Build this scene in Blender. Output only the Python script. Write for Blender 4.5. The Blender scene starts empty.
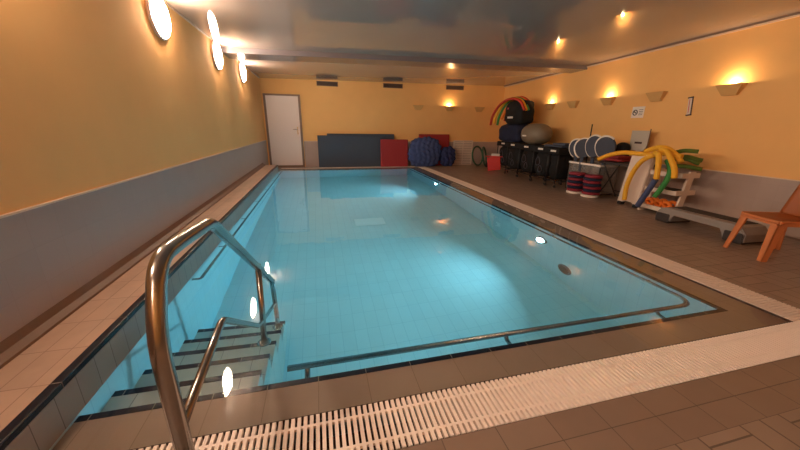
import bpy, bmesh, math, random
from mathutils import Matrix, Vector
random.seed(7)
D = bpy.data
COL = bpy.context.scene.collection
scn = bpy.context.scene
PI = math.pi

# ------------------------------------------------------------------ camera, world, exposure
cam = D.objects.new('camera', D.cameras.new('camera'))
COL.objects.link(cam)
cam.data.sensor_width = 36.0
cam.data.lens = 315.165 / 800 * 36.0
cam.data.clip_start = 0.02
M = Matrix(((0.96974485, 0.05839615, -0.23703335),
            (-0.24364692, 0.29198698, -0.92486744),
            (0.01520196, 0.95463789, 0.29738091))).to_4x4()
M.translation = (0, 0, 1.25)
cam.matrix_world = M
scn.camera = cam

w = D.worlds.new('world'); scn.world = w; w.use_nodes = True
w.node_tree.nodes['Background'].inputs[0].default_value = (1.0, 0.8, 0.6, 1)
w.node_tree.nodes['Background'].inputs[1].default_value = 0.02
scn.view_settings.view_transform = 'Standard'
scn.view_settings.look = 'None'
scn.view_settings.gamma = 1
scn.view_settings.use_curve_mapping = False
scn.view_settings.exposure = 0.1

LAMP = 100.0        # wall disc lamp emission
SCONCE = 15.0       # sconce bulb watts
POOLW = 30.0       # underwater lamp watts

# room dimensions (metres; z = 0 is the deck around the overflow grates)
XL, XR, YF, YB = -1.515, 6.31, -2.6, 10.46
SLOPE = .075                                        # the right wall runs slightly out of square
def xwall(y): return 5.75 + SLOPE*(y-3.1)
WROT = -math.atan(SLOPE)
PX0, PX1, PY0, PY1 = -1.12, 2.85, 1.42, 9.75       # basin
GX0, GX1 = 3.14, 3.41                               # right grate
GY0, GY1 = 0.92, 1.1675                             # front grate
HY0, HY1 = 10.0, 10.24                              # back grate
ZL = 0.185                                          # raised ledge on the left
ZW = -0.012                                         # water level
ZR = -0.03                                          # rim under the water film
ZB = -1.3                                           # basin floor
def zceil(x, y):
    t = (x - XL) / (XR - XL); s = (y - YF) / (YB - YF)
    return (1-t)*((1-s)*2.475 + s*2.515) + t*((1-s)*2.68 + s*2.63)

# ------------------------------------------------------------------ materials
def srgb(r, g, b):
    f = lambda c: (c/255/12.92) if c/255 <= .04045 else ((c/255+.055)/1.055)**2.4
    return (f(r), f(g), f(b), 1)
def new_mat(name):
    m = D.materials.new(name); m.use_nodes = True
    nt = m.node_tree
    return m, nt, nt.nodes['Principled BSDF']
def mat(name, col, rough=.5, metal=0., noise=.08, nscale=30., bump=0., spec=.5, trans=0., coat=0.):
    m, nt, b = new_mat(name)
    b.inputs['Roughness'].default_value = rough
    b.inputs['Metallic'].default_value = metal
    b.inputs['Specular IOR Level'].default_value = spec
    b.inputs['Transmission Weight'].default_value = trans
    b.inputs['Coat Weight'].default_value = coat
    tc = nt.nodes.new('ShaderNodeTexCoord'); n = nt.nodes.new('ShaderNodeTexNoise')
    n.inputs['Scale'].default_value = nscale; n.inputs['Detail'].default_value = 4
    nt.links.new(tc.outputs['Object'], n.inputs['Vector'])
    r = nt.nodes.new('ShaderNodeMix'); r.data_type = 'RGBA'
    r.inputs[6].default_value = [c*(1-noise) for c in col[:3]]+[1]
    r.inputs[7].default_value = [min(1, c*(1+noise)) for c in col[:3]]+[1]
    nt.links.new(n.outputs['Fac'], r.inputs[0]); nt.links.new(r.outputs[2], b.inputs['Base Color'])
    if bump:
        bp = nt.nodes.new('ShaderNodeBump'); bp.inputs['Strength'].default_value = bump; bp.inputs['Distance'].default_value = .01
        nt.links.new(n.outputs['Fac'], bp.inputs['Height']); nt.links.new(bp.outputs[0], b.inputs['Normal'])
    return m
def emit(name, col, s):
    m, nt, b = new_mat(name)
    b.inputs['Base Color'].default_value = (.8, .8, .8, 1)
    b.inputs['Emission Color'].default_value = col; b.inputs['Emission Strength'].default_value = s
    return m
def tiles(name, col, grout, bw, bh, axes='XY', mortar=.004, rough=.35, var=.12, offset=0., shift=(0, 0), spec=.5, bump=.3, noise=.15, nscale=6., weave=0):
    """rectangular tiles laid in the plane given by two world axes"""
    m, nt, b = new_mat(name)
    N, L = nt.nodes.new, nt.links.new
    b.inputs['Roughness'].default_value = rough; b.inputs['Specular IOR Level'].default_value = spec
    tc = N('ShaderNodeTexCoord'); sp = N('ShaderNodeSeparateXYZ'); L(tc.outputs['Object'], sp.inputs[0])
    def mth(op, a, c=None, e=None):
        n = N('ShaderNodeMath'); n.operation = op
        for i, q in enumerate((a, c, e)):
            if q is None: continue
            if isinstance(q, (int, float)): n.inputs[i].default_value = q
            else: L(q, n.inputs[i])
        return n.outputs[0]
    u = mth('ADD', sp.outputs[axes[0]], shift[0]); v = mth('ADD', sp.outputs[axes[1]], shift[1])
    if weave:
        pu = mth('DIVIDE', u, weave); pv = mth('DIVIDE', v, weave)
        cu = mth('FLOOR', pu); cv = mth('FLOOR', pv)
        par = mth('PINGPONG', mth('ADD', cu, cv), 1.0)
        fu = mth('SUBTRACT', pu, cu); fv = mth('SUBTRACT', pv, cv)
        # swap in every other cell
        a = mth('ADD', mth('MULTIPLY', fu, par), mth('MULTIPLY', fv, mth('SUBTRACT', 1.0, par)))
        c = mth('ADD', mth('MULTIPLY', fv, par), mth('MULTIPLY', fu, mth('SUBTRACT', 1.0, par)))
        da = mth('PINGPONG', mth('MULTIPLY', a, 2.0), .5)      # joints at 0, .5 and 1
        da = mth('MULTIPLY', da, .5)
        dc = mth('PINGPONG', c, .5)
        d = mth('MINIMUM', da, dc)
        fac = mth('LESS_THAN', d, mortar/weave)
        tid = mth('ADD', mth('ADD', mth('MULTIPLY', cu, 7.3), mth('MULTIPLY', cv, 3.1)), mth('MULTIPLY', mth('FLOOR', mth('MULTIPLY', a, 2.0)), 1.7))
    else:
        row = mth('FLOOR', mth('DIVIDE', v, bh))
        uu = mth('ADD', mth('DIVIDE', u, bw), mth('MULTIPLY', row, offset))
        cu = mth('FLOOR', uu); fu = mth('SUBTRACT', uu, cu); fv = mth('SUBTRACT', mth('DIVIDE', v, bh), row)
        du = mth('MULTIPLY', mth('PINGPONG', fu, .5), bw); dv = mth('MULTIPLY', mth('PINGPONG', fv, .5), bh)
        fac = mth('LESS_THAN', mth('MINIMUM', du, dv), mortar/2)
        tid = mth('ADD', mth('MULTIPLY', cu, 7.3), mth('MULTIPLY', row, 3.1))
    wn = N('ShaderNodeTexWhiteNoise'); wn.noise_dimensions = '1D'; L(tid, wn.inputs['W'])
    n = N('ShaderNodeTexNoise'); n.inputs['Scale'].default_value = nscale; n.inputs['Detail'].default_value = 5
    L(tc.outputs['Object'], n.inputs['Vector'])
    k = mth('ADD', mth('MULTIPLY', mth('SUBTRACT', wn.outputs['Value'], .5), 2*var), mth('MULTIPLY', mth('SUBTRACT', n.outputs['Fac'], .5), 2*noise))
    k = mth('ADD', k, 1.0)
    vm = N('ShaderNodeVectorMath'); vm.operation = 'SCALE'; vm.inputs[0].default_value = col[:3]; L(k, vm.inputs['Scale'])
    mx = N('ShaderNodeMix'); mx.data_type = 'RGBA'; L(fac, mx.inputs[0]); L(vm.outputs[0], mx.inputs[6]); mx.inputs[7].default_value = grout
    L(mx.outputs[2], b.inputs['Base Color'])
    if bump:
        bp = N('ShaderNodeBump'); bp.inputs['Strength'].default_value = bump; bp.inputs['Distance'].default_value = .003
        hgt = mth('ADD', mth('SUBTRACT', 1.0, fac), mth('MULTIPLY', n.outputs['Fac'], .4))
        L(hgt, bp.inputs['Height']); L(bp.outputs[0], b.inputs['Normal'])
    return m

m_paint = mat('yellow wall paint', srgb(241, 185, 116), .85, noise=.05, nscale=3, bump=.15)
m_dado = tiles('grey wall tile', srgb(176, 154, 144), srgb(170, 148, 138), .2, .2, 'YZ', .003, .3, .02, noise=.03, bump=.1)
m_dadob = tiles('grey wall tile back', srgb(176, 154, 144), srgb(170, 148, 138), .2, .2, 'XZ', .003, .3, .02, noise=.03, bump=.1)
m_dadotrim = mat('pale tile trim', srgb(226, 196, 170), .4, noise=.02)
m_deck = tiles('brown clinker deck', srgb(146, 124, 110), srgb(98, 82, 72), 1, 1, 'XY', .004, .42, .09, weave=.25, noise=.12)
m_border = tiles('brown border tile', srgb(134, 112, 98), srgb(92, 76, 66), .25, .125, 'XY', .004, .4, .06, shift=(.07, -.045), noise=.1)
m_ledge = tiles('terracotta ledge tile', srgb(190, 160, 140), srgb(146, 118, 100), .11, .25, 'XY', .004, .42, .07, offset=.0, shift=(.02, .1), noise=.16, nscale=9)
m_rim = tiles('brown rim tile', srgb(166, 146, 130), srgb(134, 116, 102), .25, .29, 'XY', .003, .35, .05, shift=(.07, -1.14), noise=.06)
m_rimy = tiles('brown rim tile side', srgb(166, 146, 130), srgb(134, 116, 102), .6, .25, 'XY', .003, .35, .05, shift=(0, 0), noise=.06)
m_wallrise = tiles('grey beige pool wall tile', srgb(170, 158, 146), srgb(110, 100, 92), .125, .25, 'YZ', .004, .3, .05, shift=(.03, .02), noise=.05)
m_basinx = tiles('pale blue basin tile side', srgb(196, 222, 226), srgb(176, 206, 212), .125, .25, 'YZ', .004, .5, .02, noise=.03, bump=.1)
m_basiny = tiles('pale blue basin tile end', srgb(196, 222, 226), srgb(176, 206, 212), .125, .25, 'XZ', .004, .5, .02, noise=.03, bump=.1)
m_basinz = tiles('pale blue basin tile floor', srgb(196, 222, 226), srgb(170, 202, 209), .125, .25, 'XY', .004, .6, .02, spec=.2, noise=.03, bump=.1)
m_stair = tiles('grey stair tile', srgb(176, 180, 172), srgb(110, 112, 108), .25, .25, 'XY', .004, .35, .03, noise=.05)
m_navy = tiles('navy edge tile', srgb(28, 34, 52), srgb(150, 140, 130), .25, 50, 'XY', .004, .25, .1, shift=(.07, 0), noise=.1)
m_navyy = tiles('navy edge tile side', srgb(34, 34, 44), srgb(120, 104, 94), 50, .5, 'XY', .004, .25, .1, shift=(25, .1), noise=.1)
m_cove = mat('brown cove tile', srgb(112, 82, 62), .45, noise=.08)
m_grate = mat('cream plastic grate', srgb(240, 222, 212), .45, noise=.04)
m_channel = mat('dark brown channel', srgb(70, 44, 34), .7)
m_ceil = mat('glossy stretch ceiling', srgb(166, 150, 142), .035, noise=.03, nscale=1.5, spec=.55)
m_beam = mat('grey lacquer beam', srgb(112, 104, 108), .22, noise=.03)
m_white = mat('white lacquer', srgb(232, 214, 206), .45, noise=.02)
m_frame = mat('grey brown door frame', srgb(132, 104, 88), .5)
m_steel = mat('brushed stainless steel', (.36, .345, .33, 1), .2, 1., noise=.05, nscale=60)
m_chrome = mat('chrome', (.6, .6, .6, 1), .15, 1.)
m_dark = mat('black plastic', srgb(22, 20, 24), .5)
m_blackfab = mat('black nylon fabric', srgb(15, 13, 17), .85, noise=.25, nscale=14, bump=.8)
m_navyfab = mat('navy fabric', srgb(28, 34, 62), .85, noise=.25, nscale=14, bump=.8)
m_slate = mat('slate foam mat', srgb(60, 68, 82), .75, noise=.1)
m_red = mat('red vinyl mat', srgb(156, 40, 44), .6, noise=.08)
m_crim = mat('crimson foam', srgb(138, 36, 54), .7)
m_redp = mat('red plastic', srgb(214, 50, 48), .45)
m_blue = mat('blue foam', srgb(60, 76, 126), .75, noise=.25, nscale=20, bump=.6)
m_green = mat('green plastic', srgb(44, 92, 70), .5, noise=.1)
m_leafg = mat('green foam', srgb(86, 112, 40), .7, noise=.15)
m_yellow = mat('yellow foam', srgb(240, 176, 44), .7, noise=.06)
m_orange = mat('orange foam', srgb(236, 120, 36), .7, noise=.06)
m_noodlered = mat('red foam', srgb(196, 60, 40), .7)
m_noodlegreen = mat('green noodle foam', srgb(60, 140, 70), .7)
m_noodleblue = mat('blue grey noodle foam', srgb(66, 76, 116), .7)
m_ball = mat('olive grey rubber', srgb(122, 108, 92), .5, noise=.05)
m_label = mat('white label', srgb(236, 224, 214), .6)
m_wplast = mat('white plastic', srgb(226, 206, 192), .45, noise=.03)
m_clear = mat('cloudy clear plastic', srgb(226, 216, 210), .2, trans=.8)
m_padgrey = mat('slate paddle foam', srgb(66, 72, 88), .7)
m_chair = mat('orange brown plastic', srgb(204, 122, 72), .42, noise=.04)
m_stepg = mat('grey step plastic', srgb(142, 132, 128), .5)
m_stepd = mat('dark rubber', srgb(52, 46, 48), .7)
m_vent = mat('dark vent slat', srgb(112, 92, 82), .5)
m_sconce = mat('painted plaster sconce', srgb(214, 166, 104), .8, noise=.04)
m_mark = mat('dark print', srgb(60, 36, 40), .6)
m_disc = emit('lamp glass', (1, .76, .55, 1), LAMP)
m_bulb = emit('halogen bulb', (1, .72, .36, 1), 60)
m_plens = emit('underwater lamp lens', (.62, .86, 1, 1), 55)

# water: refracting surface with a weak blue green absorption inside
m_water, nt, b = new_mat('pool water')
nt.nodes.remove(b)
g = nt.nodes.new('ShaderNodeBsdfGlass'); g.inputs['IOR'].default_value = 1.33; g.inputs['Roughness'].default_value = 0.0
g.inputs['Color'].default_value = (1, 1, 1, 1)
va = nt.nodes.new('ShaderNodeVolumeAbsorption'); va.inputs['Color'].default_value = (.30, .86, .95, 1); va.inputs['Density'].default_value = .34
tc = nt.nodes.new('ShaderNodeTexCoord'); n = nt.nodes.new('ShaderNodeTexNoise'); n.inputs['Scale'].default_value = 3.2; n.inputs['Detail'].default_value = 2
bp = nt.nodes.new('ShaderNodeBump'); bp.inputs['Strength'].default_value = .06; bp.inputs['Distance'].default_value = .02
nt.links.new(tc.outputs['Object'], n.inputs['Vector']); nt.links.new(n.outputs['Fac'], bp.inputs['Height']); nt.links.new(bp.outputs[0], g.inputs['Normal'])
out = nt.nodes['Material Output']; nt.links.new(g.outputs[0], out.inputs['Surface']); nt.links.new(va.outputs[0], out.inputs['Volume'])

# ------------------------------------------------------------------ mesh helpers
class MB:
    def __init__(s): s.bm = bmesh.new(); s.smooth = False
    def box(s, x0, x1, y0, y1, z0, z1, bev=0., rot=None, piv=None):
        r = bmesh.ops.create_cube(s.bm, size=1)
        vs = r['verts']
        bmesh.ops.scale(s.bm, vec=(x1-x0, y1-y0, z1-z0), verts=vs)
        bmesh.ops.translate(s.bm, vec=((x0+x1)/2, (y0+y1)/2, (z0+z1)/2), verts=vs)
        if bev:
            es = list({e for v in vs for e in v.link_edges})
            q = bmesh.ops.bevel(s.bm, geom=es, offset=bev, segments=3, affect='EDGES', profile=.5)
            vs = list({v for v in q['verts']} | {v for v in vs if v.is_valid})
        if rot is not None:
            bmesh.ops.transform(s.bm, matrix=Matrix.Translation(piv) @ rot @ Matrix.Translation(-Vector(piv)), verts=vs)
        return s
    def tube(s, pts, r, n=14, caps=True, r2=None):
        pts = [Vector(p) for p in pts]; rings = []
        up = None
        for i, p in enumerate(pts):
            t = (pts[min(i+1, len(pts)-1)] - pts[max(i-1, 0)]).normalized()
            if up is None:
                up = t.orthogonal().normalized()
            up = (up - t*up.dot(t)).normalized(); sd = t.cross(up)
            rr = r if r2 is None else r + (r2-r)*i/(len(pts)-1)
            rings.append([s.bm.verts.new(p + (up*math.cos(a) + sd*math.sin(a))*rr) for a in (2*PI*k/n for k in range(n))])
        for a, c in zip(rings, rings[1:]):
            for k in range(n):
                f = s.bm.faces.new((a[k], a[(k+1) % n], c[(k+1) % n], c[k])); f.smooth = True
        if caps:
            s.bm.faces.new(rings[0][::-1]); s.bm.faces.new(rings[-1])
        return s
    def lathe(s, prof, c, axis='Z', n=32, sc=(1, 1)):
        """prof: (radius, height) pairs"""
        rings = []
        for r, h in prof:
            ring = []
            for k in range(n):
                a = 2*PI*k/n; u, v = math.cos(a)*r*sc[0], math.sin(a)*r*sc[1]
                P = {'Z': (u, v, h), 'X': (h, u, v), 'Y': (v, h, u)}[axis]
                ring.append(s.bm.verts.new(Vector(c)+Vector(P)))
            rings.append(ring)
        for a, d in zip(rings, rings[1:]):
            for k in range(n):
                f = s.bm.faces.new((a[k], a[(k+1) % n], d[(k+1) % n], d[k])); f.smooth = True
        s.bm.faces.new(rings[0][::-1]); s.bm.faces.new(rings[-1])
        return s
    def prism(s, poly, axis, a, c):
        """extrude a 2D outline along an axis from a to c; outline in the two other axes in order"""
        def P(u, v, h): return {'X': (h, u, v), 'Y': (u, h, v), 'Z': (u, v, h)}[axis]
        A = [s.bm.verts.new(P(u, v, a)) for u, v in poly]; B = [s.bm.verts.new(P(u, v, c)) for u, v in poly]
        n = len(poly)
        s.bm.faces.new(A); s.bm.faces.new(B[::-1])
        for k in range(n): s.bm.faces.new((A[k], B[k], B[(k+1) % n], A[(k+1) % n]))
        return s
    def ball(s, c, rad, seg=24, p=2.0):
        r = bmesh.ops.create_uvsphere(s.bm, u_segments=seg, v_segments=seg//2, radius=1)
        for v in r['verts']:
            if p != 2.0:
                l = (abs(v.co.x)**p + abs(v.co.y)**p + abs(v.co.z)**p)**(1/p); v.co /= l
            v.co = Vector((v.co.x*rad[0]+c[0], v.co.y*rad[1]+c[1], v.co.z*rad[2]+c[2]))
            for f in v.link_faces: f.smooth = True
        return s
    def jitter(s, amp, freq):
        for v in s.bm.verts:
            q = v.co*freq
            v.co += Vector((math.sin(q.y*1.7+q.z*2.3), math.sin(q.z*1.3+q.x*2.1+1), math.sin(q.x*1.9+q.y*1.1+2)))*amp
        return s
    def xf(s, mtx):
        bmesh.ops.transform(s.bm, matrix=mtx, verts=s.bm.verts[:]); return s
    def build(s, name, m, parent=None, loc=None):
        bmesh.ops.recalc_face_normals(s.bm, faces=s.bm.faces[:])
        me = D.meshes.new(name); s.bm.to_mesh(me); s.bm.free(); me.materials.append(m)
        o = D.objects.new(name, me); COL.objects.link(o)
        if parent: o.parent = parent
        if loc: o.location = loc
        return o
def tag(o, label, cat, group=None, kind=None):
    o['label'] = label; o['category'] = cat
    if group: o['group'] = group
    if kind: o['kind'] = kind
    return o
def thing(name, label, cat, loc=(0, 0, 0), rz=0, group=None):
    o = D.objects.new(name, None); COL.objects.link(o); o.location = loc; o.rotation_euler = (0, 0, rz)
    o.empty_display_size = .1
    return tag(o, label, cat, group)
def struct(o):
    o['kind'] = 'structure'; return o
def dup(root, loc=None, rz=None, label=None):
    r = root.copy(); COL.objects.link(r)
    if loc is not None: r.location = loc
    if rz is not None: r.rotation_euler = (0, 0, rz)
    if label: r['label'] = label
    for ch in list(root.children):
        c = ch.copy(); COL.objects.link(c); c.parent = r
        for g_ in list(ch.children):
            d = g_.copy(); COL.objects.link(d); d.parent = c
    return r
def curve(pts, n=8):
    """Catmull-Rom through points"""
    P = [Vector(p) for p in pts]; P = [P[0]*2-P[1]] + P + [P[-1]*2-P[-2]]; o = []
    for i in range(1, len(P)-2):
        for k in range(n):
            t = k/n; a, b_, c, d = P[i-1], P[i], P[i+1], P[i+2]
            o.append(.5*((2*b_)+(c-a)*t+(2*a-5*b_+4*c-d)*t*t+(3*b_-a-3*c+d)*t**3))
    o.append(P[-2]); return o
def fillet(pts, r, n=7):
    """polyline with rounded corners"""
    P = [Vector(p) for p in pts]; o = [P[0]]
    for a, b_, c in zip(P, P[1:], P[2:]):
        u = (a-b_); v = (c-b_); d = min(r, u.length*.45, v.length*.45)
        s_, e_ = b_+u.normalized()*d, b_+v.normalized()*d
        for k in range(n+1):
            t = k/n; o.append((1-t)**2*s_ + 2*t*(1-t)*b_ + t*t*e_)
    o.append(P[-1]); return o

# ------------------------------------------------------------------ the room
T = .15
def wall(name, mb, m): return struct(mb.build(name, m))
wall('wall_left', MB().box(XL-T, XL, YF-T, YB+T, -1.6, 3.0), m_paint)
def on_wall(o):
    o.location = (5.75, 3.1, 0); o.rotation_euler = (0, 0, WROT); return struct(o)
on_wall(MB().box(0, T, YF-3.2, YB-2.9, -.3, 3.0).build('wall_right', m_paint))
wall('wall_back', MB().box(XL-T, XR+T, YB, YB+T, -1.6, 3.0), m_paint)
wall('wall_front', MB().box(XL-T, XR+T, YF-T, YF, -.3, 3.0), m_paint)
# tiled dados
struct(MB().box(XL, XL+.012, YF, YB, ZL-.2, .80).build('wall_left_dado', m_dado))
struct(MB().box(XL, XL+.018, YF, YB, .80, .812).build('trim_1', m_dadotrim))
on_wall(MB().box(-.012, 0, YF-3.0, YB-3.08, 0, .685).build('wall_right_dado', m_dado))
on_wall(MB().box(-.018, 0, YF-3.0, YB-3.08, .685, .697).build('trim_2', m_dadotrim))
struct(MB().box(-.42, XR-.012, YB-.012, YB, 0, .78).build('wall_back_dado', m_dadob))
struct(MB().box(-.42, XR-.018, YB-.018, YB, .78, .792).build('trim_3', m_dadotrim))
struct(MB().prism([(XL+.012, ZL), (XL+.075, ZL), (XL+.07, ZL+.012), (XL+.03, ZL+.03), (XL+.012, ZL+.07)], 'Y', YF, 9.45).build('baseboard_left', m_cove))

# ceiling (very slightly out of level) with a shallow lacquered beam
mb = MB(); nx, ny = 6, 10; V = {}
for i in range(nx+1):
    for j in range(ny+1):
        x = XL-.1+(XR-XL+.2)*i/nx; y = YF-.1+(YB-YF+.2)*j/ny
        V[i, j, 0] = mb.bm.verts.new((x, y, zceil(x, y))); V[i, j, 1] = mb.bm.verts.new((x, y, 3.0))
for i in range(nx):
    for j in range(ny):
        for k in (0, 1): mb.bm.faces.new((V[i, j, k], V[i+1, j, k], V[i+1, j+1, k], V[i, j+1, k]))
for i in range(nx):
    for j in (0, ny): mb.bm.faces.new((V[i, j, 0], V[i+1, j, 0], V[i+1, j, 1], V[i, j, 1]))
for j in range(ny):
    for i in (0, nx): mb.bm.faces.new((V[i, j, 0], V[i, j+1, 0], V[i, j+1, 1], V[i, j, 1]))
struct(mb.build('ceiling', m_ceil))
mb = MB(); y0, y1 = 6.6, 7.15
vs = [mb.bm.verts.new((x, y, zceil(x, y)+dz)) for k_ in (0, 1) for y in (y0, y1) for x in ((XL, xwall(y))[k_],) for dz in (-.085, .02)]
for f in ((0, 1, 3, 2), (4, 5, 7, 6), (0, 1, 5, 4), (2, 3, 7, 6), (0, 2, 6, 4), (1, 3, 7, 5)): mb.bm.faces.new([vs[k] for k in f])
struct(mb.build('trim_4', m_beam))
# light and dark edge strips where the stretch ceiling meets the right and left walls
def strip(name, x, y0, y1, s_, dz0, dz1, m, wd=.02):
    mb = MB(); xf_ = (lambda y: xwall(y)) if x > 0 else (lambda y: x)
    vs = [mb.bm.verts.new((xf_(y)+a, y, zceil(xf_(y), y)+dz)) for a in (0, s_*wd) for y in (y0, y1) for dz in (dz0, dz1)]
    for f in ((0, 1, 3, 2), (4, 5, 7, 6), (0, 1, 5, 4), (2, 3, 7, 6), (0, 2, 6, 4), (1, 3, 7, 5)): mb.bm.faces.new([vs[k] for k in f])
    return struct(mb.build(name, m))
strip('trim_5', XR, YF, YB, -1, -.042, -.02, m_dadotrim, .022)
strip('trim_6', XR, YF, YB, -1, -.02, .0, m_frame, .03)  # dark strip painted in place of the shade in the ceiling's shadow gap
strip('trim_7', XL, YF, YB, 1, -.016, .0, m_dadotrim, .012)

# decks
struct(MB().box(GX1, XR, YF, YB, -.3, 0).build('floor', m_deck))
struct(MB().box(-1.12, GX1, YF, .67, -.3, 0).build('floor', m_deck))
struct(MB().box(-1.12, GX1, .67, GY0, -.3, 0).build('floor', m_border))
struct(MB().box(XL, GX1, HY1, YB, -.3, 0).build('floor', m_deck))
struct(MB().box(XL, -1.12, 9.45, HY1, -.3, 0).build('floor', m_deck))
# raised ledge along the left wall with its navy nosing
struct(MB().box(XL, PX0-.045, YF, 9.45, -1.6, ZL).build('floor_ledge', m_ledge))
struct(MB().box(PX0-.045, PX0, YF, 9.45, ZL-.03, ZL+.002, bev=.006).build('trim_8', m_navyy))
struct(MB().box(PX0-.045, PX0-.001, YF, 9.45, -.01, ZL-.03).build('wall_ledge_upper', m_wallrise))
# basin
struct(MB().box(PX0-.045, PX0, GY1-.2, PY1+.3, -1.6, -.01).build('wall_pool_left', m_basinx))
struct(MB().box(PX1, GX0, PY0, PY1, -1.6, ZR-.03).build('wall_pool_right', m_basinx))
struct(MB().box(PX0, GX0, GY1, PY0, -1.6, ZR-.03).build('wall_pool_front', m_basiny))
struct(MB().box(PX0, GX0, PY1, HY0, -1.6, ZR-.03).build('wall_pool_back', m_basiny))
struct(MB().box(PX0, PX1, PY0, PY1, -1.6, ZB).build('floor_pool', m_basinz))
# rim tiles just below the water film, navy edge tiles
e = .035
struct(MB().box(PX0, GX0, GY1, PY0-e, ZR-.03, ZR).build('trim_9', m_rim))
struct(MB().box(PX1+e, GX0, PY0-e, PY1+e, ZR-.03, ZR).build('trim_10', m_rimy))
struct(MB().box(PX0, GX0, PY1+e, HY0, ZR-.03, ZR).build('trim_11', m_rim))
struct(MB().box(PX0, PX1+e, PY0-e, PY0, ZR-.035, ZR+.003).build('trim_12', m_navy))
struct(MB().box(PX1, PX1+e, PY0, PY1, ZR-.035, ZR+.003).build('trim_13', m_navyy))
struct(MB().box(PX0, PX1+e, PY1, PY1+e, ZR-.035, ZR+.003).build('trim_14', m_navy))
# overflow channels under the grates
mb = MB()
for (a, b_, c, d) in ((PX0, GX1, GY0, GY1), (GX0, GX1, GY1, HY1), (PX0, GX0, HY0, HY1)):
    mb.box(a, b_, c, d, -.3, -.16)
struct(mb.build('floor_channel', m_channel))
mb = MB()
mb.box(PX0, GX0+.004, GY1, GY1+.004, -.16, -.004); mb.box(PX0, GX1, GY0-.004, GY0, -.16, -.004)
mb.box(GX0-.004, GX0, GY1, HY0, -.16, -.004); mb.box(GX1, GX1+.004, GY0, HY1, -.16, -.004)
mb.box(PX0, GX0, HY0-.004, HY0, -.16, -.004)
struct(mb.build('trim_15', m_channel))

# stairs into the pool
SX = -.40
noses = [(1.655, -.20), (1.925, -.39), (2.195, -.58), (2.465, -.77), (2.735, -.96)]
prev = PY0; mb = MB(); mn = MB(); ms = MB()
for yn, zn in noses:
    mb.box(PX0, SX, prev, yn, ZB, zn)
    mn.box(PX0, SX+.003, yn-.035, yn+.003, zn-.028, zn+.003)
    prev = yn
st = struct(mb.build('pool_stairs', m_stair))
tag(st, 'five tiled steps going down into the near left corner of the pool', 'stairs', kind='structure')
mn.build('step_nosing', m_navy, st)

# water
wt = MB().box(PX0-.02, GX0-.002, GY1+.003, HY0-.003, ZB-.1, ZW).build('pool_water', m_water)
tag(wt, 'still clear turquoise water filling the pool up to the overflow grates', 'water', kind='stuff')

# ------------------------------------------------------------------ overflow grates
def grate(x0, x1, y0, y1, along, name_label):
    mb = MB(); p = .0265; wslat = .0155 if along == 'X' else .0195
    if along == 'X':
        k = x0 + .006
        while k < x1-.01:
            mb.box(k, k+wslat, y0+.004, y1-.004, -.022, 0); k += p
        for y in (y0+.055, y1-.055): mb.box(x0, x1, y-.006, y+.006, -.016, -.001)
    else:
        k = y0 + .006
        while k < y1-.01:
            mb.box(x0+.004, x1-.004, k, k+wslat, -.022, 0); k += p
        for x in (x0+.055, x1-.055): mb.box(x-.006, x+.006, y0, y1, -.016, -.001)
    o = mb.build('overflow_grate', m_grate)
    return tag(o, name_label, 'grate', 'overflow grates')
grate(PX0, GX1, GY0, GY1, 'X', 'cream slatted overflow grate across the near end of the pool')
grate(GX0, GX1, GY1, HY1, 'Y', 'long cream slatted overflow grate along the right side of the pool')
grate(PX0, GX0, HY0, HY1, 'X', 'cream overflow grate at the far end of the pool below the mats')

# ------------------------------------------------------------------ rails
rx = -.45
h = thing('pool_handrail', 'stainless steel entry handrail with two posts standing on the pool steps', 'handrail', (rx, .84, 0))
def rel(pts, o=(rx, .84, 0)): return [(p[0]-o[0], p[1]-o[1], p[2]-o[2]) for p in pts]
top = fillet([(rx, .85, 0), (rx, .85, .70), (rx, .94, .892), (rx, 1.10, .885)], .14)[:-1] + fillet([(rx, 1.10, .885), (rx, 1.40, .862), (rx, 2.62, -.03)], .06)
MB().tube(rel(top), .0245, 18).build('top_rail', m_steel, h)
MB().tube(rel([(rx, 2.16, .335), (rx, 2.05, -.39)]), .02).build('post', m_steel, h)
MB().tube(rel([(rx, 2.61, -.02), (rx, 2.66, -.77)]), .02).build('post', m_steel, h)
MB().tube(rel(fillet([(rx, .86, .375), (rx, 1.34, .435), (rx, 2.08, -.11), (rx, 2.64, -.50)], .04)), .016).build('knee_rail', m_steel, h)
for y, z in ((2.05, -.39), (2.66, -.96)):
    MB().lathe([(.045, 0), (.045, .008), (.03, .014)], rel([(rx, y, z)])[0]).build('flange', m_steel, h)
MB().tube(rel([(rx, 2.66, -.77), (rx, 2.66, -.95)]), .02).build('post_foot', m_steel, h)
MB().lathe([(.055, 0), (.055, .008), (.035, .02)], (0, 0, 0)).build('flange', m_steel, h)

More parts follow.
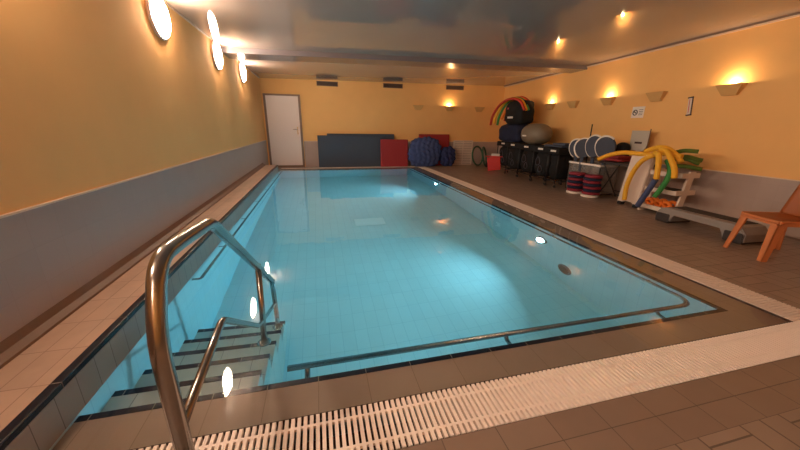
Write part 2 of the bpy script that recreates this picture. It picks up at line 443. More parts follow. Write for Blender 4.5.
g_ = thing('grab_rail', 'long stainless grab rail at water level along the near and right pool walls', 'grab rail', (-.235, 1.52, -.04))
o0 = (-.235, 1.52, -.04)
pts = fillet([(-.235, 1.52, -.036), (2.755, 1.52, -.036), (2.755, 9.6, -.036)], .15, 10)
MB().tube(rel(pts, o0), .021, 14).build('rail', m_steel, g_)
for x in (-.13, 1.11, 2.37):
    MB().tube(rel([(x, 1.52, -.045), (x, 1.50, -.09), (x, 1.425, -.11)], o0), .015, 10).build('bracket', m_steel, g_)
for y in (1.95, 3.2, 4.45, 5.7, 6.95, 8.2, 9.4):
    MB().tube(rel([(2.755, y, -.045), (2.775, y, -.09), (2.845, y, -.11)], o0), .012, 10).build('bracket', m_steel, g_)
o0 = (-1.05, 2.85, -.05)
g_ = thing('grab_rail', 'straight stainless grab rail along the left pool wall past the steps', 'grab rail', o0)
MB().tube(rel(fillet([(-1.115, 2.80, -.05), (-1.05, 2.80, -.05), (-1.05, 9.6, -.05)], .03), o0), .016, 12).build('rail', m_steel, g_)
for y in (3.6, 4.7, 5.8, 6.9, 8.0, 9.1):
    MB().tube(rel([(-1.05, y, -.055), (-1.115, y, -.07)], o0), .011, 10).build('bracket', m_steel, g_)
o0 = (-.6, 9.69, -.05)
g_ = thing('grab_rail', 'stainless grab rail across the far end wall of the pool', 'grab rail', o0)
MB().tube(rel([(-.8, 9.69, -.05), (2.5, 9.69, -.05)], o0), .016, 12).build('rail', m_steel, g_)
for x in (-.6, .4, .95, 2.3):
    MB().tube(rel([(x, 9.69, -.055), (x, 9.745, -.08)], o0), .012, 10).build('bracket', m_steel, g_)

# ------------------------------------------------------------------ underwater lamps, suction drain
for y, z, lab in ((3.40, -.5, 'bright round underwater lamp in the right pool wall, the nearer one'), (7.45, -.56, 'bright round underwater lamp in the right pool wall, the farther one')):
    t = thing('underwater_lamp', lab, 'pool lamp', (PX1, y, z), 0, 'underwater lamps in the right pool wall')
    MB().lathe([(.10, 0), (.10, -.012), (.085, -.02)], (0, 0, 0), 'X').build('ring', m_steel, t)
    MB().lathe([(.06, -.020), (.06, -.026), (.04, -.032)], (0, 0, 0), 'X').build('lens', m_plens, t)
    ld = D.lights.new('underwater_light', 'AREA'); ld.shape = 'DISK'; ld.size = .12; ld.energy = POOLW; ld.color = (.60, .88, 1.0)
    lo = D.objects.new('light', ld); COL.objects.link(lo); lo.parent = t
    lo.location = (-.04, 0, 0); lo.rotation_euler = (0, PI/2+.16, 0); ld.spread = 2.3
t = thing('suction_drain', 'round grey suction drain low in the right pool wall', 'drain', (PX1, 2.93, -.98))
MB().lathe([(.11, 0), (.11, -.012), (.09, -.02)], (0, 0, 0), 'X').build('cover', mat('grey drain plastic', srgb(110, 120, 128), .5), t)
mb = MB()
for k in range(-3, 4):
    q = math.sqrt(.085**2-(k*.022)**2); mb.box(-.024, -.02, -q, q, k*.022-.004, k*.022+.004)
mb.build('slot', m_dark, t)
tag(MB().box(.56, 1.1, 5.30, 5.65, ZB, ZB+.008, bev=.003).build('floor_inlet', mat('pale inlet plastic', srgb(222, 238, 240), .6)), 'pale rectangular inlet panel on the pool floor', 'pool inlet')
t = thing('floor_nozzle', 'small square inlet plate on the pool floor near the grab rail', 'pool inlet', (.12, 2.05, ZB))
MB().box(-.06, .06, -.05, .05, 0, .006).build('plate', m_white, t)
mb = MB()
for sx in (-.025, .025):
    for a in (.7, -.7):
        mb.box(sx-.003, sx+.003, -.024, .024, .006, .008, rot=Matrix.Rotation(a, 4, 'Z'), piv=(sx, 0, .007))
mb.build('slot', m_dark, t)

# ------------------------------------------------------------------ wall lamps (left) and sconces
for i, (y, z) in enumerate(((8.05, 2.325), (6.18, 2.30), (4.17, 2.285), (2.2, 2.26), (.2, 2.255), (-1.8, 2.25))):
    lab = ['glowing round disc lamp on the left wall, farthest and smallest',
           'glowing round disc lamp on the left wall, middle one by the ceiling beam',
           'glowing round disc lamp on the left wall, largest and nearest in view'][i] if i < 3 else 'glowing round disc lamp on the left wall behind the camera'
    t = thing('wall_lamp', lab, 'wall lamp', (XL, y, z), 0, 'round disc lamps on the left wall')
    MB().lathe([(.205, 0), (.215, .015), (.215, .032), (.20, .036)], (0, 0, 0), 'X', 48).build('base', m_white, t)
    MB().lathe([(.198, .034), (.192, .048), (.16, .066), (.09, .08), (.01, .086)], (0, 0, 0), 'X', 48).build('glass_disc', m_disc, t)
def sconce(loc, rz, lit, lab):
    t = thing('wall_sconce', lab, 'sconce', loc, rz, 'trapezoid wall sconces')
    # open-topped trapezoid bowl; local +Y points into the room from the wall
    mb = MB()
    tw, bw_, hh, dt, db = .17, .09, .15, .10, .045
    P = lambda x, y, z: mb.bm.verts.new((x, y, z))
    o_ = [P(-tw, 0, 0), P(-tw, dt, 0), P(tw, dt, 0), P(tw, 0, 0), P(-bw_, 0, -hh), P(-bw_, db, -hh), P(bw_, db, -hh), P(bw_, 0, -hh)]
    i_ = [P(-tw+.012, .006, 0), P(-tw+.012, dt-.012, 0), P(tw-.012, dt-.012, 0), P(tw-.012, .006, 0), P(-bw_+.01, .006, -hh+.02), P(-bw_+.01, db-.01, -hh+.02), P(bw_-.01, db-.01, -hh+.02), P(bw_-.01, .006, -hh+.02)]
    F = mb.bm.faces.new
    for k in range(4):
        j = (k+1) % 4
        F((o_[k], o_[j], o_[4+j], o_[4+k])); F((i_[k], i_[4+k], i_[4+j], i_[j])); F((o_[k], i_[k], i_[j], o_[j]))
    F(o_[4:]); F(i_[4:])
    mb.build('bowl', m_sconce, t)
    if lit:
        MB().lathe([(.008, 0), (.011, .01), (.011, .035), (.004, .045)], (0, .05, -.05)).build('bulb', m_bulb, t)
        ld = D.lights.new('halogen_light', 'POINT'); ld.energy = SCONCE; ld.color = (1, .70, .36); ld.shadow_soft_size = .015
        lo = D.objects.new('light', ld); COL.objects.link(lo); lo.parent = t; lo.location = (0, .05, -.006)
for y, lit, lab in ((3.57, 1, 'lit trapezoid sconce on the right wall above the plastic chair, largest in view'),
                    (4.70, 0, 'unlit trapezoid sconce on the right wall beside the thermometer'),
                    (5.78, 1, 'lit trapezoid sconce on the right wall left of the small square sign'),
                    (6.83, 0, 'unlit trapezoid sconce on the right wall between two lit ones'),
                    (7.72, 1, 'lit trapezoid sconce on the right wall above the exercise ball')):
    sconce((xwall(y), y, 1.90), PI/2+WROT, lit, lab)
for x, lit, lab in ((3.22, 0, 'unlit sconce on the back wall, left of the lit one'), (4.30, 1, 'lit sconce on the back wall above the blue sack'), (5.40, 0, 'unlit sconce on the back wall near the right corner')):
    sconce((x, YB, 1.93), PI, lit, lab)

# ------------------------------------------------------------------ back wall: door, vents, panel
t = MB().box(-1.40, -.50, YB-.03, YB-.005, .06, 2.06).build('door_1', m_white); struct(t)
mb = MB(); mb.box(-1.46, -1.40, YB-.05, YB, 0, 2.11); mb.box(-.50, -.44, YB-.05, YB, 0, 2.11); mb.box(-1.40, -.50, YB-.05, YB, 2.06, 2.11); mb.box(-1.40, -.50, YB-.05, YB, 0, .06)
mb.build('door_frame', m_frame, t)
mb = MB(); mb.box(-.59, -.555, YB-.038, YB-.03, .98, 1.20); mb.build('handle_plate', m_chrome, t)
mb = MB(); mb.tube([(-.572, YB-.035, 1.13), (-.572, YB-.085, 1.13), (-.70, YB-.085, 1.13)], .011, 10); mb.build('door_handle', m_chrome, t)
for x, lab in ((.37, 'dark ventilation grille high on the back wall near the door'), (2.38, 'dark ventilation grille high on the back wall, middle of the three'), (4.47, 'dark ventilation grille high on the back wall above the lit sconce')):
    z1 = zceil(x, YB)-.035
    t = thing('vent_grille', lab, 'vent', (x, YB, z1-.12), 0, 'ventilation grilles under the ceiling')
    mb = MB(); mb.box(-.31, .31, -.02, 0, -.01, .002); mb.box(-.31, .31, -.02, 0, .108, .12); mb.box(-.31, -.295, -.02, 0, 0, .11); mb.box(.295, .31, -.02, 0, 0, .11)
    mb.build('frame', m_frame, t)
    mb = MB()
    for k in range(6): mb.box(-.295, .295, -.016, -.006, .006+k*.018, .014+k*.018, rot=Matrix.Rotation(.6, 4, 'X'), piv=(0, -.011, .01+k*.018))
    mb.build('slats', m_vent, t)
    MB().box(-.295, .295, -.004, 0, 0, .11).build('backing', m_dark, t)
t = thing('access_grille', 'white tiled ventilation panel standing low on the back wall beside the green hoops', 'wall grille', (4.9, YB-.012, 0))
mb = MB(); mb.box(-.36, .36, -.03, 0, 0, .03); mb.box(-.36, .36, -.03, 0, .80, .83); mb.box(-.36, -.33, -.03, 0, .03, .8); mb.box(.33, .36, -.03, 0, .03, .8)
mb.build('frame', m_wplast, t)
mb = MB()
for k in range(13): mb.box(-.33, .33, -.022, -.004, .045+k*.058, .09+k*.058)
mb.box(-.01, .01, -.024, -.002, .03, .8)
mb.build('slats', m_wplast, t)
MB().box(-.33, .33, -.003, 0, .03, .8).build('backing', m_frame, t)

# mats leaning on the back wall
def mat_slab(x0, x1, z1, ybase, th, m, lab, lean=.05, name='exercise_mat', group='exercise mats leaning on the back wall'):
    mb = MB().box(x0, x1, -th, 0, 0, z1, bev=.012)
    mb.xf(Matrix.Rotation(-lean, 4, 'X'))
    o = mb.build(name, m, None, (0, ybase, 0))
    return tag(o, lab, 'mat', group)
mat_slab(.28, 2.41, 1.02, 10.34, .04, m_slate, 'wide slate-blue foam mat against the back wall, the taller rear one')
mat_slab(-.01, 2.05, .965, 10.28, .045, m_slate, 'wide slate-blue foam mat against the back wall in front of the taller one')
mat_slab(3.25, 4.33, 1.03, 10.34, .05, m_red, 'red mat against the back wall behind the blue sack')
mat_slab(1.93, 2.83, .86, 10.19, .06, m_red, 'red mat against the back wall between slate mats and blue sack')

# sack of blue floats: a net sack, bulging
def sack(name, c, rad, m, lab, cat, amp=.025):
    mb = MB(); mb.ball((0, 0, 0), rad, 96, 2.7)
    for v in mb.bm.verts:
        q = v.co
        b1 = abs(math.sin(q.x*19+math.sin(q.z*9)*.8))*abs(math.sin(q.z*21+math.sin(q.x*13)))
        v.co += q.normalized()*amp*(b1*2-1)
        if v.co.z < -rad[2]*.9: v.co.z = -rad[2]*.9
    o = mb.build(name, m, None, (c[0], c[1], c[2]))
    return tag(o, lab, cat)
sack('float_sack', (3.40, 10.12, .45), (.56, .15, .50), m_blue, 'big bulging blue sack of foam floats between the two red mats', 'sack', .03)
sack('float_sack', (4.22, 10.14, .31), (.27, .13, .34), mat('dark blue foam', srgb(38, 48, 96), .8, noise=.2, bump=.5), 'smaller dark blue sack slumped right of the big blue sack', 'sack', .02)

# hoops
for i, (x, y, r, tilt, rz, m, lab) in enumerate(((5.32, 10.02, .30, .18, .5, m_green, 'green exercise hoop leaning by the white wall panel, left one'),
                                               (5.58, 9.98, .29, .2, .9, m_green, 'green exercise hoop leaning by the white wall panel, right one'))):
    mb = MB(); P = [(r*math.cos(a), 0, r*1.05+r*math.sin(a)*1.05) for a in [2*PI*k/40-PI/2 for k in range(41)]]
    mb.tube(P, .028, 10); mb.xf(Matrix.Translation((x, y, .028)) @ Matrix.Rotation(rz, 4, 'Z') @ Matrix.Rotation(-tilt, 4, 'X'))
    tag(mb.build('exercise_hoop', m), lab, 'hoop', 'green exercise hoops')
mb = MB()
for k in range(3): mb.tube([(.2*math.cos(a), .2*math.sin(a), .03+k*.045) for a in [2*PI*j/30 for j in range(31)]], .024, 8)
tag(mb.build('rubber_coil', m_dark, None, (5.62, 9.62, 0)), 'black rubber coil lying on the floor in front of the green hoops', 'coil')

# ------------------------------------------------------------------ right wall: sign, thermometer, panel
t = thing('wall_sign', 'small square white sign with a dark round symbol on the right wall', 'sign', (xwall(5.03), 5.03, 1.58), WROT)
MB().box(-.006, 0, -.13, .13, -.10, .10).build('plate', m_label, t)
mb = MB(); P = [(-.009, .055+.045*math.cos(a), .045*math.sin(a)-.005) for a in [2*PI*k/24 for k in range(25)]]
mb.tube(P, .008, 6); mb.box(-.010, -.006, .03, .085, -.012, .006, rot=Matrix.Rotation(.6, 4, 'X'), piv=(0, .055, 0)); mb.build('symbol', m_mark, t)
mb = MB()
for k in range(4): mb.box(-.008, -.006, -.105, -.02, -.05+k*.03, -.042+k*.03)
mb.build('text_lines', m_mark, t)
t = thing('wall_thermometer', 'narrow slanting thermometer in a dark frame on the right wall', 'thermometer', (xwall(4.10), 4.10, 1.635), WROT)
R_ = Matrix.Rotation(-.12, 4, 'X')
MB().box(-.012, 0, -.03, .03, -.13, .13).xf(R_).build('plate', m_wplast, t)
mb = MB(); mb.box(-.016, 0, -.04, .04, .125, .142); mb.box(-.016, 0, -.04, .04, -.142, -.125); mb.box(-.014, 0, -.036, -.028, -.13, .13); mb.xf(R_); mb.build('frame', m_mark, t)
MB().tube([(-.016, .005, -.10), (-.016, .005, .11)], .004, 8).xf(R_).build('glass_tube', m_redp, t)
t = thing('display_panel', 'greyish see-through panel with rounded lower corners propped behind the yellow noodles', 'panel', (5.70, 4.72, .90))
mb = MB(); mb.prism([(-.17, .08), (-.12, .0), (.10, .0), (.16, .06), (.17, .35), (-.17, .35)], 'X', -.008, .008); mb.build('sheet', mat('grey acrylic', srgb(186, 176, 164), .4), t)
MB().box(-.012, -.009, -.07, .07, .12, .155, bev=.0).build('print', m_mark, t)
mb = MB(); mb.tube([(0, -.175, .0), (0, -.175, .38)], .008, 8); mb.build('edge_post', m_frame, t)

# ------------------------------------------------------------------ tall stack of bags in the corner
def castor_bits(t, xs, ys):
    for x in xs:
        for y in ys:
            c = MB(); c.lathe([(.03, -.012), (.035, -.006), (.035, .006), (.03, .012)], (x, y, .035), 'Y', 16)
            w_ = c.build('castor', m_dark, t)
            MB().box(x-.012, x+.012, y-.02, y+.02, .055, .085).build('castor_fork', m_chrome, w_)
def bag(name, c, rad, m, parent=None, amp=.012, p=3.5, fr=9):
    mb = MB(); mb.ball((0, 0, 0), rad, 40, p)
    for v in mb.bm.verts:
        q = v.co*fr; v.co += v.co.normalized()*amp*(math.sin(q.x*2+q.z)+math.sin(q.z*2.7+q.y*1.6)+.5*math.sin(q.y*5+q.x*3))
    return mb.build(name, m, parent, c)
def trolley(loc, rz, wx, wy, hz, lab, loops=True):
    """a castored rack hung with a black bag; wx across the front, wy deep"""
    t = thing('bag_trolley', lab, 'trolley', loc, rz, 'black bag trolleys along the right wall')
    mb = MB(); a, b_ = wx/2-.02, wy/2-.02
    for x in (-a, a):
        for y in (-b_, b_): mb.tube([(x, y, .08), (x, y, hz)], .012, 8)
    for z in (.14, hz):
        mb.tube([(-a, -b_, z), (a, -b_, z)], .011, 8); mb.tube([(-a, b_, z), (a, b_, z)], .011, 8)
        mb.tube([(-a, -b_, z), (-a, b_, z)], .011, 8); mb.tube([(a, -b_, z), (a, b_, z)], .011, 8)
    mb.build('frame', m_dark, t)
    bag('bag', (0, 0, hz*.56), (wx/2-.03, wy/2-.01, hz*.38), m_blackfab, t)
    MB().box(-wx/2, wx/2, -wy/2-.015, wy/2+.015, hz-.11, hz+.02, bev=.015).build('top_cover', m_blackfab, t)
    MB().box(-.085, .085, -wy/2-.021, -wy/2-.016, hz-.055, hz-.015).build('label_strip', m_label, t)
    if loops:
        mb = MB()
        for dx, dz, r in ((-.04, hz*.62, .075), (.07, hz*.42, .06)):
            mb.tube([(dx+r*math.cos(q), -wy/2-.02-.01*math.sin(q*2), dz+r*1.3*math.sin(q)) for q in [2*PI*k/24 for k in range(25)]], .007, 6)
        mb.build('strap_loop', mat('grey webbing', srgb(84, 80, 92), .8), t)
    castor_bits(t, (-a, a), (-b_, b_))
    return t
# local -Y faces the pool (world -X): rz = -90 degrees
FZ = -PI/2
names = ['black bag trolley under the tall pile of bags, farthest of the row', 'black bag trolley beneath the left half of the grey ball', 'black bag trolley beneath the right half of the grey ball', 'black bag trolley with slate pads on top, next to the clear crate', 'black bag trolley in the row, second nearest to the clear crate']
trolley((5.60, 8.62, 0), FZ, .70, .50, .86, names[0])
trolley((5.40, 7.86, 0), FZ, .62, .44, .86, names[1])
trolley((5.36, 7.20, 0), FZ, .60, .44, .85, names[2])
trolley((5.32, 6.58, 0), FZ, .56, .46, .84, names[4])
trolley((5.28, 6.08, 0), FZ, .34, .48, .83, names[3], False)
tag(bag('equipment_bag', (5.52, 8.36, 1.13), (.28, .50, .25), m_navyfab, None, .012, 5), 'bulky navy bag lying on the farthest trolley under the black bag', 'bag')
t = thing('equipment_bag', 'tall black bag with a white tag at the top of the corner pile', 'bag', (5.47, 8.22, 1.36))
bag('body', (0, -.02, .32), (.245, .42, .31), m_blackfab, t, .014, 4.5)
MB().box(-.262, -.252, -.13, .13, .16, .21).build('tag_strip', m_label, t)
MB().box(-.255, -.245, .13, .19, .40, .45).build('pink_patch', mat('pink label', srgb(220, 90, 110), .6), t)
# noodles draped over the pile
def noodle(pts, m, r, lab, n=8, group='foam noodles', hole=True, name='foam_noodle'):
    mb = MB().tube(curve(pts, n), r, 14)
    o = mb.build(name, m)
    return tag(o, lab, 'foam noodle', group)
ns = [((m_noodlered), 'red foam noodle bent over the corner pile of bags, outermost', 0.0), (m_yellow, 'yellow foam noodle bent over the corner pile of bags', .07), (m_noodlegreen, 'green foam noodle bent over the corner pile of bags', .14), (m_orange, 'orange foam noodle bent over the corner pile of bags', .21), (m_noodlered, 'red foam noodle bent over the corner pile of bags, innermost', .28)]
for i, (m, lab, d) in enumerate(ns):
    x = 5.22+.075*i
    noodle([(x-.06, 9.16-d*1.0, 1.34+.05*(i % 2)+(0 if i < 3 else .12)), (x-.04, 9.13-d, 1.58), (x, 8.98-d*.8, 1.82), (x, 8.64-d*.4, 1.98+.012*i), (x, 8.24, 2.03+.012*i), (x+.02, 7.88+d*.2, 1.95), (x+.08, 7.72+d*.3, 1.72)], m, .034, lab, group='noodles over the corner pile')
# red box and small tray in front
t = thing('red_board', 'small red plastic board standing tilted in front of the corner pile', 'board', (5.19, 8.74, 0), 1.05)
MB().box(-.02, .02, -.20, .18, .02, .42, bev=.01, rot=Matrix.Rotation(-.15, 4, 'X'), piv=(0, 0, 0)).build('board', m_redp, t)
MB().box(-.06, .06, -.25, .28, .42, .45, bev=.008).build('ledge', m_redp, t)
MB().box(-.04, .04, -.12, .12, .45, .52, bev=.01).build('white_pad', m_label, t)

# gym ball, squashed
t = thing('exercise_ball', 'olive grey exercise ball sagging on top of the black trolleys', 'ball', (5.42, 7.28, .865))
mb = MB(); mb.ball((0, 0, .26), (.30, .43, .262), 40, 2.35)
mb.build('body', m_ball, t)
mb = MB(); mb.box(-.304, -.296, -.02, .14, .20, .235); mb.build('print', m_label, t)
# slate pads
for i in range(3):
    tag(MB().box(-.20, .20, -.17, .17, 0, .045, bev=.015).xf(Matrix.Rotation(.12*i-.1, 4, 'Z')).build('foam_pad', m_padgrey, None, (5.34, 6.12+.27*(i % 2), .865+.047*(i//2))), ['slate foam pad on the nearest trolley, bottom one by the paddles', 'slate foam pad lying beside the grey ball', 'slate foam pad on the nearest trolley, top one'][i], 'foam pad', 'slate foam pads')

# ------------------------------------------------------------------ crate of paddles
cx_, cy_ = 5.46, 5.39
t = thing('clear_crate', 'clear plastic crate holding the slate paddles beside the black trolleys', 'crate', (cx_, cy_, 0))
mb = MB(); W_, L_, H_ = .22, .40, .60
for (a, b_, c, d) in ((-W_, W_, -L_, -L_+.012), (-W_, W_, L_-.012, L_), (-W_, -W_+.012, -L_, L_), (W_-.012, W_, -L_, L_)): mb.box(a, b_, c, d, .02, H_)
mb.box(-W_, W_, -L_, L_, .02, .035); mb.build('bin', m_clear, t)
mb = MB()
for (a, b_, c, d) in ((-W_-.012, W_+.012, -L_-.012, -L_), (-W_-.012, W_+.012, L_, L_+.012), (-W_-.012, -W_, -L_, L_), (W_, W_+.012, -L_, L_)): mb.box(a, b_, c, d, H_-.03, H_+.005)
mb.build('lip', m_label, t)
def paddle(loc, rz, lean, lab, sc=1.):
    t = thing('hand_paddle', lab, 'paddle', loc, rz, 'slate paddles standing in the crate')
    t.rotation_euler = (lean, 0, rz)
    def outline(g):
        return [((.16-g)*sc*math.cos(a)*(1+.12*math.sin(a)), .36*sc+(.19-g)*sc*math.sin(a)) for a in [2*PI*k/36 for k in range(36)]]
    mb = MB(); mb.prism(outline(.018), 'Y', -.03, .03)
    es = [e_ for e_ in mb.bm.edges if abs(e_.verts[0].co.y-e_.verts[1].co.y) < 1e-5]
    bmesh.ops.bevel(mb.bm, geom=es, offset=.010, segments=2, affect='EDGES'); mb.build('blade', m_padgrey, t)
    mb = MB(); P = [(u, 0, v) for u, v in outline(.012)]; mb.tube(P[5:26], .022, 8); mb.build('white_edge', m_label, t)
    mb = MB(); mb.box(-.03, .03, -.02, .02, -.12, .22, bev=.01); mb.build('handle', m_padgrey, t)
    return t
for i, (x, y, z, rz, ln, sc, lab) in enumerate(((5.30, 5.68, .50, -1.2, .14, 1.05, 'slate paddle with a white edge, leftmost in the crate'), (5.24, 5.48, .49, -.8, -.12, 1.1, 'slate paddle with a bold white edge, second from the left in the crate'),
                               (5.34, 5.30, .50, -1.4, .06, 1.2, 'wide slate paddle, third from the left in the crate'), (5.38, 5.06, .50, -1.2, .16, 1.2, 'wide slate paddle, rightmost in the crate'))):
    paddle((x, y, z), rz, ln, lab, sc)
tag(MB().tube([(5.55, 5.66, .04), (5.46, 5.60, 1.36)], .012, 10).build('pole', m_dark), 'thin dark pole standing upright among the paddles', 'pole')
# stacks of round foam floats with white bases in front of the crate
for s_, (x, y, nm) in enumerate(((5.07, 5.34, 'left'), (5.08, 4.95, 'right'))):
    for k in range(8):
        r = .155
        m = m_label if k == 0 else (m_redp if k % 2 else m_navyfab)
        if k and k % 2: m = m_crim
        hgt = .054
        pos = 'lowest' if k == 0 else ['', 'second', 'third', 'fourth', 'fifth', 'sixth', 'seventh', 'eighth'][k]+' from the floor'
        colr = 'white' if k == 0 else ('red' if k % 2 else 'navy')
        mb = MB().lathe([(r*.6, 0), (r*.95, .005), (r, .016), (r, .037), (r*.95, .048), (r*.6, .053)], (0, 0, 0), 'Z', 28)
        tag(mb.build('foam_disc', m, None, (x+random.uniform(-.01, .01), y+random.uniform(-.012, .012), k*hgt)), '%s foam float disc, %s in the %s stack before the crate' % (colr, pos, nm), 'float disc', 'stacked float discs')
# red pads above the right stack
for k in range(2):
    tag(MB().box(-.14, .14, -.20, .20, 0, .05, bev=.015).xf(Matrix.Rotation(.15-.3*k, 4, 'Z')).build('red_foam_board', m_red, None, (5.42, 4.86-.02*k, .70+.052*k)), ['lower red foam board lying behind the yellow noodle tip', 'upper red foam board lying behind the yellow noodle tip'][k], 'foam board', 'red foam boards')

# ------------------------------------------------------------------ folding table
t = thing('folding_table', 'dark folding table with thin crossed legs against the right wall', 'table', (5.42, 4.62, 0))
MB().box(-.27, .27, -.38, .34, .66, .69, bev=.006).build('table_top', m_stepd, t)
for y in (-.30, .28):
    MB().tube([(-.24, y, .0), (.2, y, .66)], .012, 8).build('leg', m_dark, t)
    MB().tube([(.24, y+.015, .0), (-.2, y+.015, .66)], .012, 8).build('leg', m_dark, t)
for x in (-.17, .17): MB().tube([(x, -.30, .12), (x, .28, .12)], .009, 8).build('cross_bar', m_dark, t)
t = bag('equipment_bag', (5.62, 4.95, .86), (.10, .14, .17), m_blackfab, None, .006, 2.4)
tag(t, 'black rounded bag behind the yellow noodle beside the grey panel', 'bag')

# white foam slab with notched foot
t = thing('white_slab', 'tall white plastic slab with two dark feet leaning beside the folding table', 'slab', (5.17, 4.21, 0))
mb = MB(); mb.prism([(-.19, .05), (-.10, .05), (-.08, .09), (.08, .09), (.10, .05), (.19, .05), (.10, .90), (.06, .93), (-.24, .87), (-.26, .83)], 'X', -.045, .045)
es = [e_ for e_ in mb.bm.edges if abs(e_.verts[0].co.x-e_.verts[1].co.x) < 1e-5]
bmesh.ops.bevel(mb.bm, geom=es, offset=.012, segments=2, affect='EDGES')
mb.build('board', m_wplast, t)
for y in (-.145, .145): MB().box(-.05, .05, y-.035, y+.035, 0, .055, bev=.01).build('foot', m_dark, t)

# ------------------------------------------------------------------ white rack with orange floats
t = thing('float_rack', 'white plastic rack with three shelves standing between the slab and the grey step', 'rack', (5.09, 3.48, 0))
RW, RL, RH = .40, .48, .68
for y in (0, RL-.03):
    mb = MB()
    mb.prism([(.12, .0), (.22, .0), (.33, RH), (.22, RH)], 'Y', y, y+.03)
    for z in (.09, .36, .62): mb.prism([(-.01+.05*(z > .3)+.03*(z > .6), z-.035), (RW+.02*(z > .3), z-.035), (RW+.02*(z > .3), z+.035), (-.01+.05*(z > .3)+.03*(z > .6), z+.035)], 'Y', y-.002, y+.032)
    mb.box(-.01, RW, y, y+.03, 0, .03)
    mb.build('side_frame', m_wplast, t)
for z, a in ((.09, .0), (.36, .05), (.62, .08)):
    MB().box(a, RW, .03, RL-.03, z-.02, z).build('shelf', m_wplast, t)
    MB().box(a-.01, a+.012, .03, RL-.03, z-.035, z+.03).build('shelf_lip', m_wplast, t)
for i in range(3):
    for j in range(2):
        mb = MB(); P = [(.048*math.cos(a), .048*math.sin(a), 0) for a in [2*PI*k/20 for k in range(21)]]
        mb.tube(P, .026, 10, caps=False)
        R_ = Matrix.Rotation(PI/2-.35, 4, 'Y')
        mb.xf(R_)
        tag(mb.build('orange_ring', m_orange, None, (5.16+.12*j, 3.58+.135*i, .158)), 'orange foam ring on the bottom shelf of the white rack, %s %s' % (['front row', 'back row'][j], ['nearest', 'middle', 'farthest'][i]), 'foam ring', 'orange rings on the rack')
tag(MB().box(-.12, .12, -.14, .14, 0, .03, bev=.01).build('black_pad', m_dark, None, (5.30, 3.72, .362)), 'flat black pad on the middle shelf of the white rack', 'pad')
# noodles over the rack
G = 'noodles over the slab and rack'
noodle([(4.95, 4.80, .735), (5.02, 4.64, .83), (5.08, 4.44, .885), (5.12, 4.20, .885), (5.17, 4.04, .875), (5.22, 3.94, .87)], m_yellow, .036, 'yellow foam noodle sticking out left over the table, tip pointing to the pool', group=G)
noodle([(5.0, 4.16, .12), (5.0, 4.17, .37), (5.0, 4.11, .62), (5.0, 4.0, .80), (5.02, 3.84, .90), (5.05, 3.70, .93), (5.08, 3.5, .90)], m_yellow, .036, 'yellow foam noodle hanging down the front of the white slab to the floor', group=G)
noodle([(5.16, 4.12, .93), (5.14, 3.92, 1.0), (5.10, 3.74, .995), (5.08, 3.58, .91), (5.08, 3.49, .82)], m_yellow, .038, 'yellow foam noodle arching highest over the white rack', group=G)
noodle([(5.04, 3.80, .98), (4.99, 3.66, .955), (4.96, 3.54, .84), (4.96, 3.47, .72), (4.97, 3.45, .60)], m_yellow, .038, 'yellow foam noodle curving down at the right over the rack', group=G)
noodle([(4.95, 3.80, .93), (4.90, 3.70, .90), (4.88, 3.65, .75), (4.88, 3.63, .56)], m_yellow, .038, 'short yellow foam noodle hanging in front of the white rack', group=G)
noodle([(4.93, 3.675, .55), (4.93, 3.73, .40), (4.94, 3.80, .24), (4.95, 3.87, .09)], m_noodleblue, .040, 'blue grey foam noodle end slanting to the floor before the rack', group=G)
noodle([(5.05, 3.66, .84), (5.02, 3.57, .70), (4.99, 3.56, .55), (5.0, 3.62, .40), (5.0, 3.68, .28)], m_noodlegreen, .036, 'green foam noodle hanging among the yellow ones before the rack', group=G)
for i, pts in enumerate(([(5.2, 3.80, .90), (5.3, 3.66, .97), (5.4, 3.52, .97)], [(5.2, 3.80, .80), (5.3, 3.62, .86), (5.4, 3.46, .80)], [(5.2, 3.76, .73), (5.3, 3.60, .75), (5.42, 3.42, .72)], [(5.25, 3.84, .78), (5.36, 3.68, .88), (5.5, 3.5, .84)])):
    noodle(pts, m_leafg, .03, 'olive green foam noodle end fanning out behind the rack, %s' % ['topmost', 'middle', 'lowest', 'nearest the wall'][i], group='olive noodle ends')

# ------------------------------------------------------------------ aerobic step
t = thing('aerobic_step', 'long grey aerobic step with dark rubber top lying by the right wall', 'step platform', (4.91, 2.87, 0), .0)
t.rotation_euler = (0, 0, -.06)
prof = [(-.54, .03), (-.54, .12), (-.48, .195), (-.43, .21), (.43, .21), (.48, .195), (.54, .12), (.54, .03), (.32, .03), (.29, .14), (-.29, .14), (-.32, .03)]
mb = MB(); mb.prism(prof, 'X', -.19, .19)
es = [e_ for e_ in mb.bm.edges if abs(e_.verts[0].co.x-e_.verts[1].co.x) < 1e-5]
bmesh.ops.bevel(mb.bm, geom=es, offset=.012, segments=2, affect='EDGES'); mb.build('platform', m_stepg, t)
MB().box(-.06, .16, -.42, .42, .207, .217, bev=.004).build('rubber_top', m_stepd, t)
for y in (-.43, .43): MB().box(-.20, .20, y-.10, y+.10, 0, .13, bev=.02).build('riser_block', m_stepd, t)

# ------------------------------------------------------------------ plastic chair
t = thing('plastic_chair', 'orange brown plastic chair facing the pool at the right edge', 'chair', (4.60, 2.07, 0), 0)
t.rotation_euler = (0, 0, -.32)
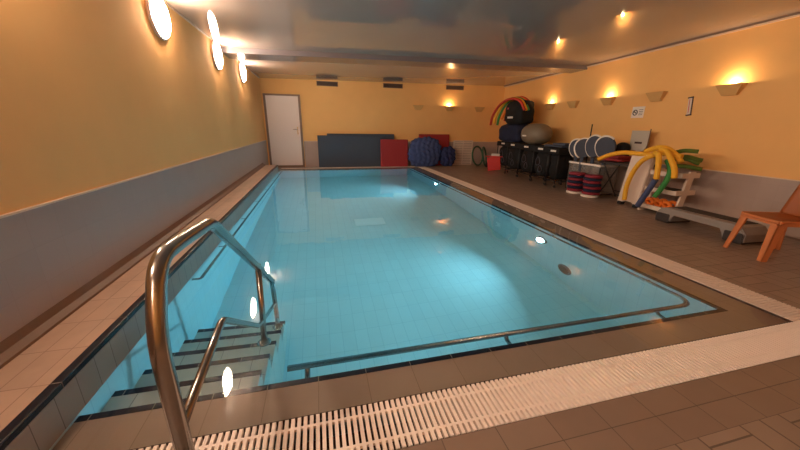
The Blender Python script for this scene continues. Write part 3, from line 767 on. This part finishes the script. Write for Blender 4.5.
# local -X faces the pool
mb = MB(); S_ = .43
nx_, ny_ = 12, 12; VV = {}
for i in range(nx_+1):
    for j in range(ny_+1):
        u = i/nx_; v = j/ny_*2-1
        x = -.23+.47*u; y = v*(.215-.02*u)
        z = S_ - .02*(1-v*v)*math.sin(u*PI*.9) - .035*max(0, .15-u)/.15 - .02*max(0, abs(v)-.85)/.15
        VV[i, j] = mb.bm.verts.new((x, y, z))
for i in range(nx_):
    for j in range(ny_):
        f = mb.bm.faces.new((VV[i, j], VV[i+1, j], VV[i+1, j+1], VV[i, j+1])); f.smooth = True
bmesh.ops.solidify(mb.bm, geom=mb.bm.faces[:], thickness=.014)
mb.build('seat', m_chair, t)
mb = MB(); VV = {}
for i in range(13):
    for j in range(13):
        u = i/12; v = j/12*2-1
        w_ = (.205 if u < .75 else .205*math.sqrt(max(.05, 1-((u-.75)/.27)**2)))
        y = v*w_; x = .17+.13*u + .04*(1-v*v); z = S_-.02+.45*u
        VV[i, j] = mb.bm.verts.new((x, y, z))
for i in range(12):
    for j in range(12):
        f = mb.bm.faces.new((VV[i, j], VV[i+1, j], VV[i+1, j+1], VV[i, j+1])); f.smooth = True
bmesh.ops.solidify(mb.bm, geom=mb.bm.faces[:], thickness=.014)
mb.build('backrest', m_chair, t)
def leg(sx, sy):
    mb = MB()
    tx, ty = (.21 if sx > 0 else -.21), sy*.19; bx_, by = (.29 if sx > 0 else -.27), sy*.215
    # L-section tapering leg
    for (wx_, wy_) in ((.085, .014), (.014, .075)):
        A = []
        for (x, y, z, k) in ((bx_, by, 0, .62), (tx, ty, S_-.01, 1.0)):
            x1 = x-sx*wx_*k; y1 = y-sy*wy_*k
            A.append([mb.bm.verts.new(p) for p in ((x, y, z), (x1, y, z), (x1, y1, z), (x, y1, z))])
        mb.bm.faces.new(A[0]); mb.bm.faces.new(A[1])
        for k in range(4): mb.bm.faces.new((A[0][k], A[0][(k+1) % 4], A[1][(k+1) % 4], A[1][k]))
    mb.build('leg', m_chair, t)
for sx in (-1, 1):
    for sy in (-1, 1): leg(sx, sy)
mb = MB()
for sy in (-1, 1): mb.box(-.21, .21, sy*.197-.007, sy*.197+.007, S_-.06, S_-.005, bev=.004)
mb.box(-.222, -.208, -.19, .19, S_-.06, S_-.01, bev=.004)
mb.build('apron', m_chair, t)
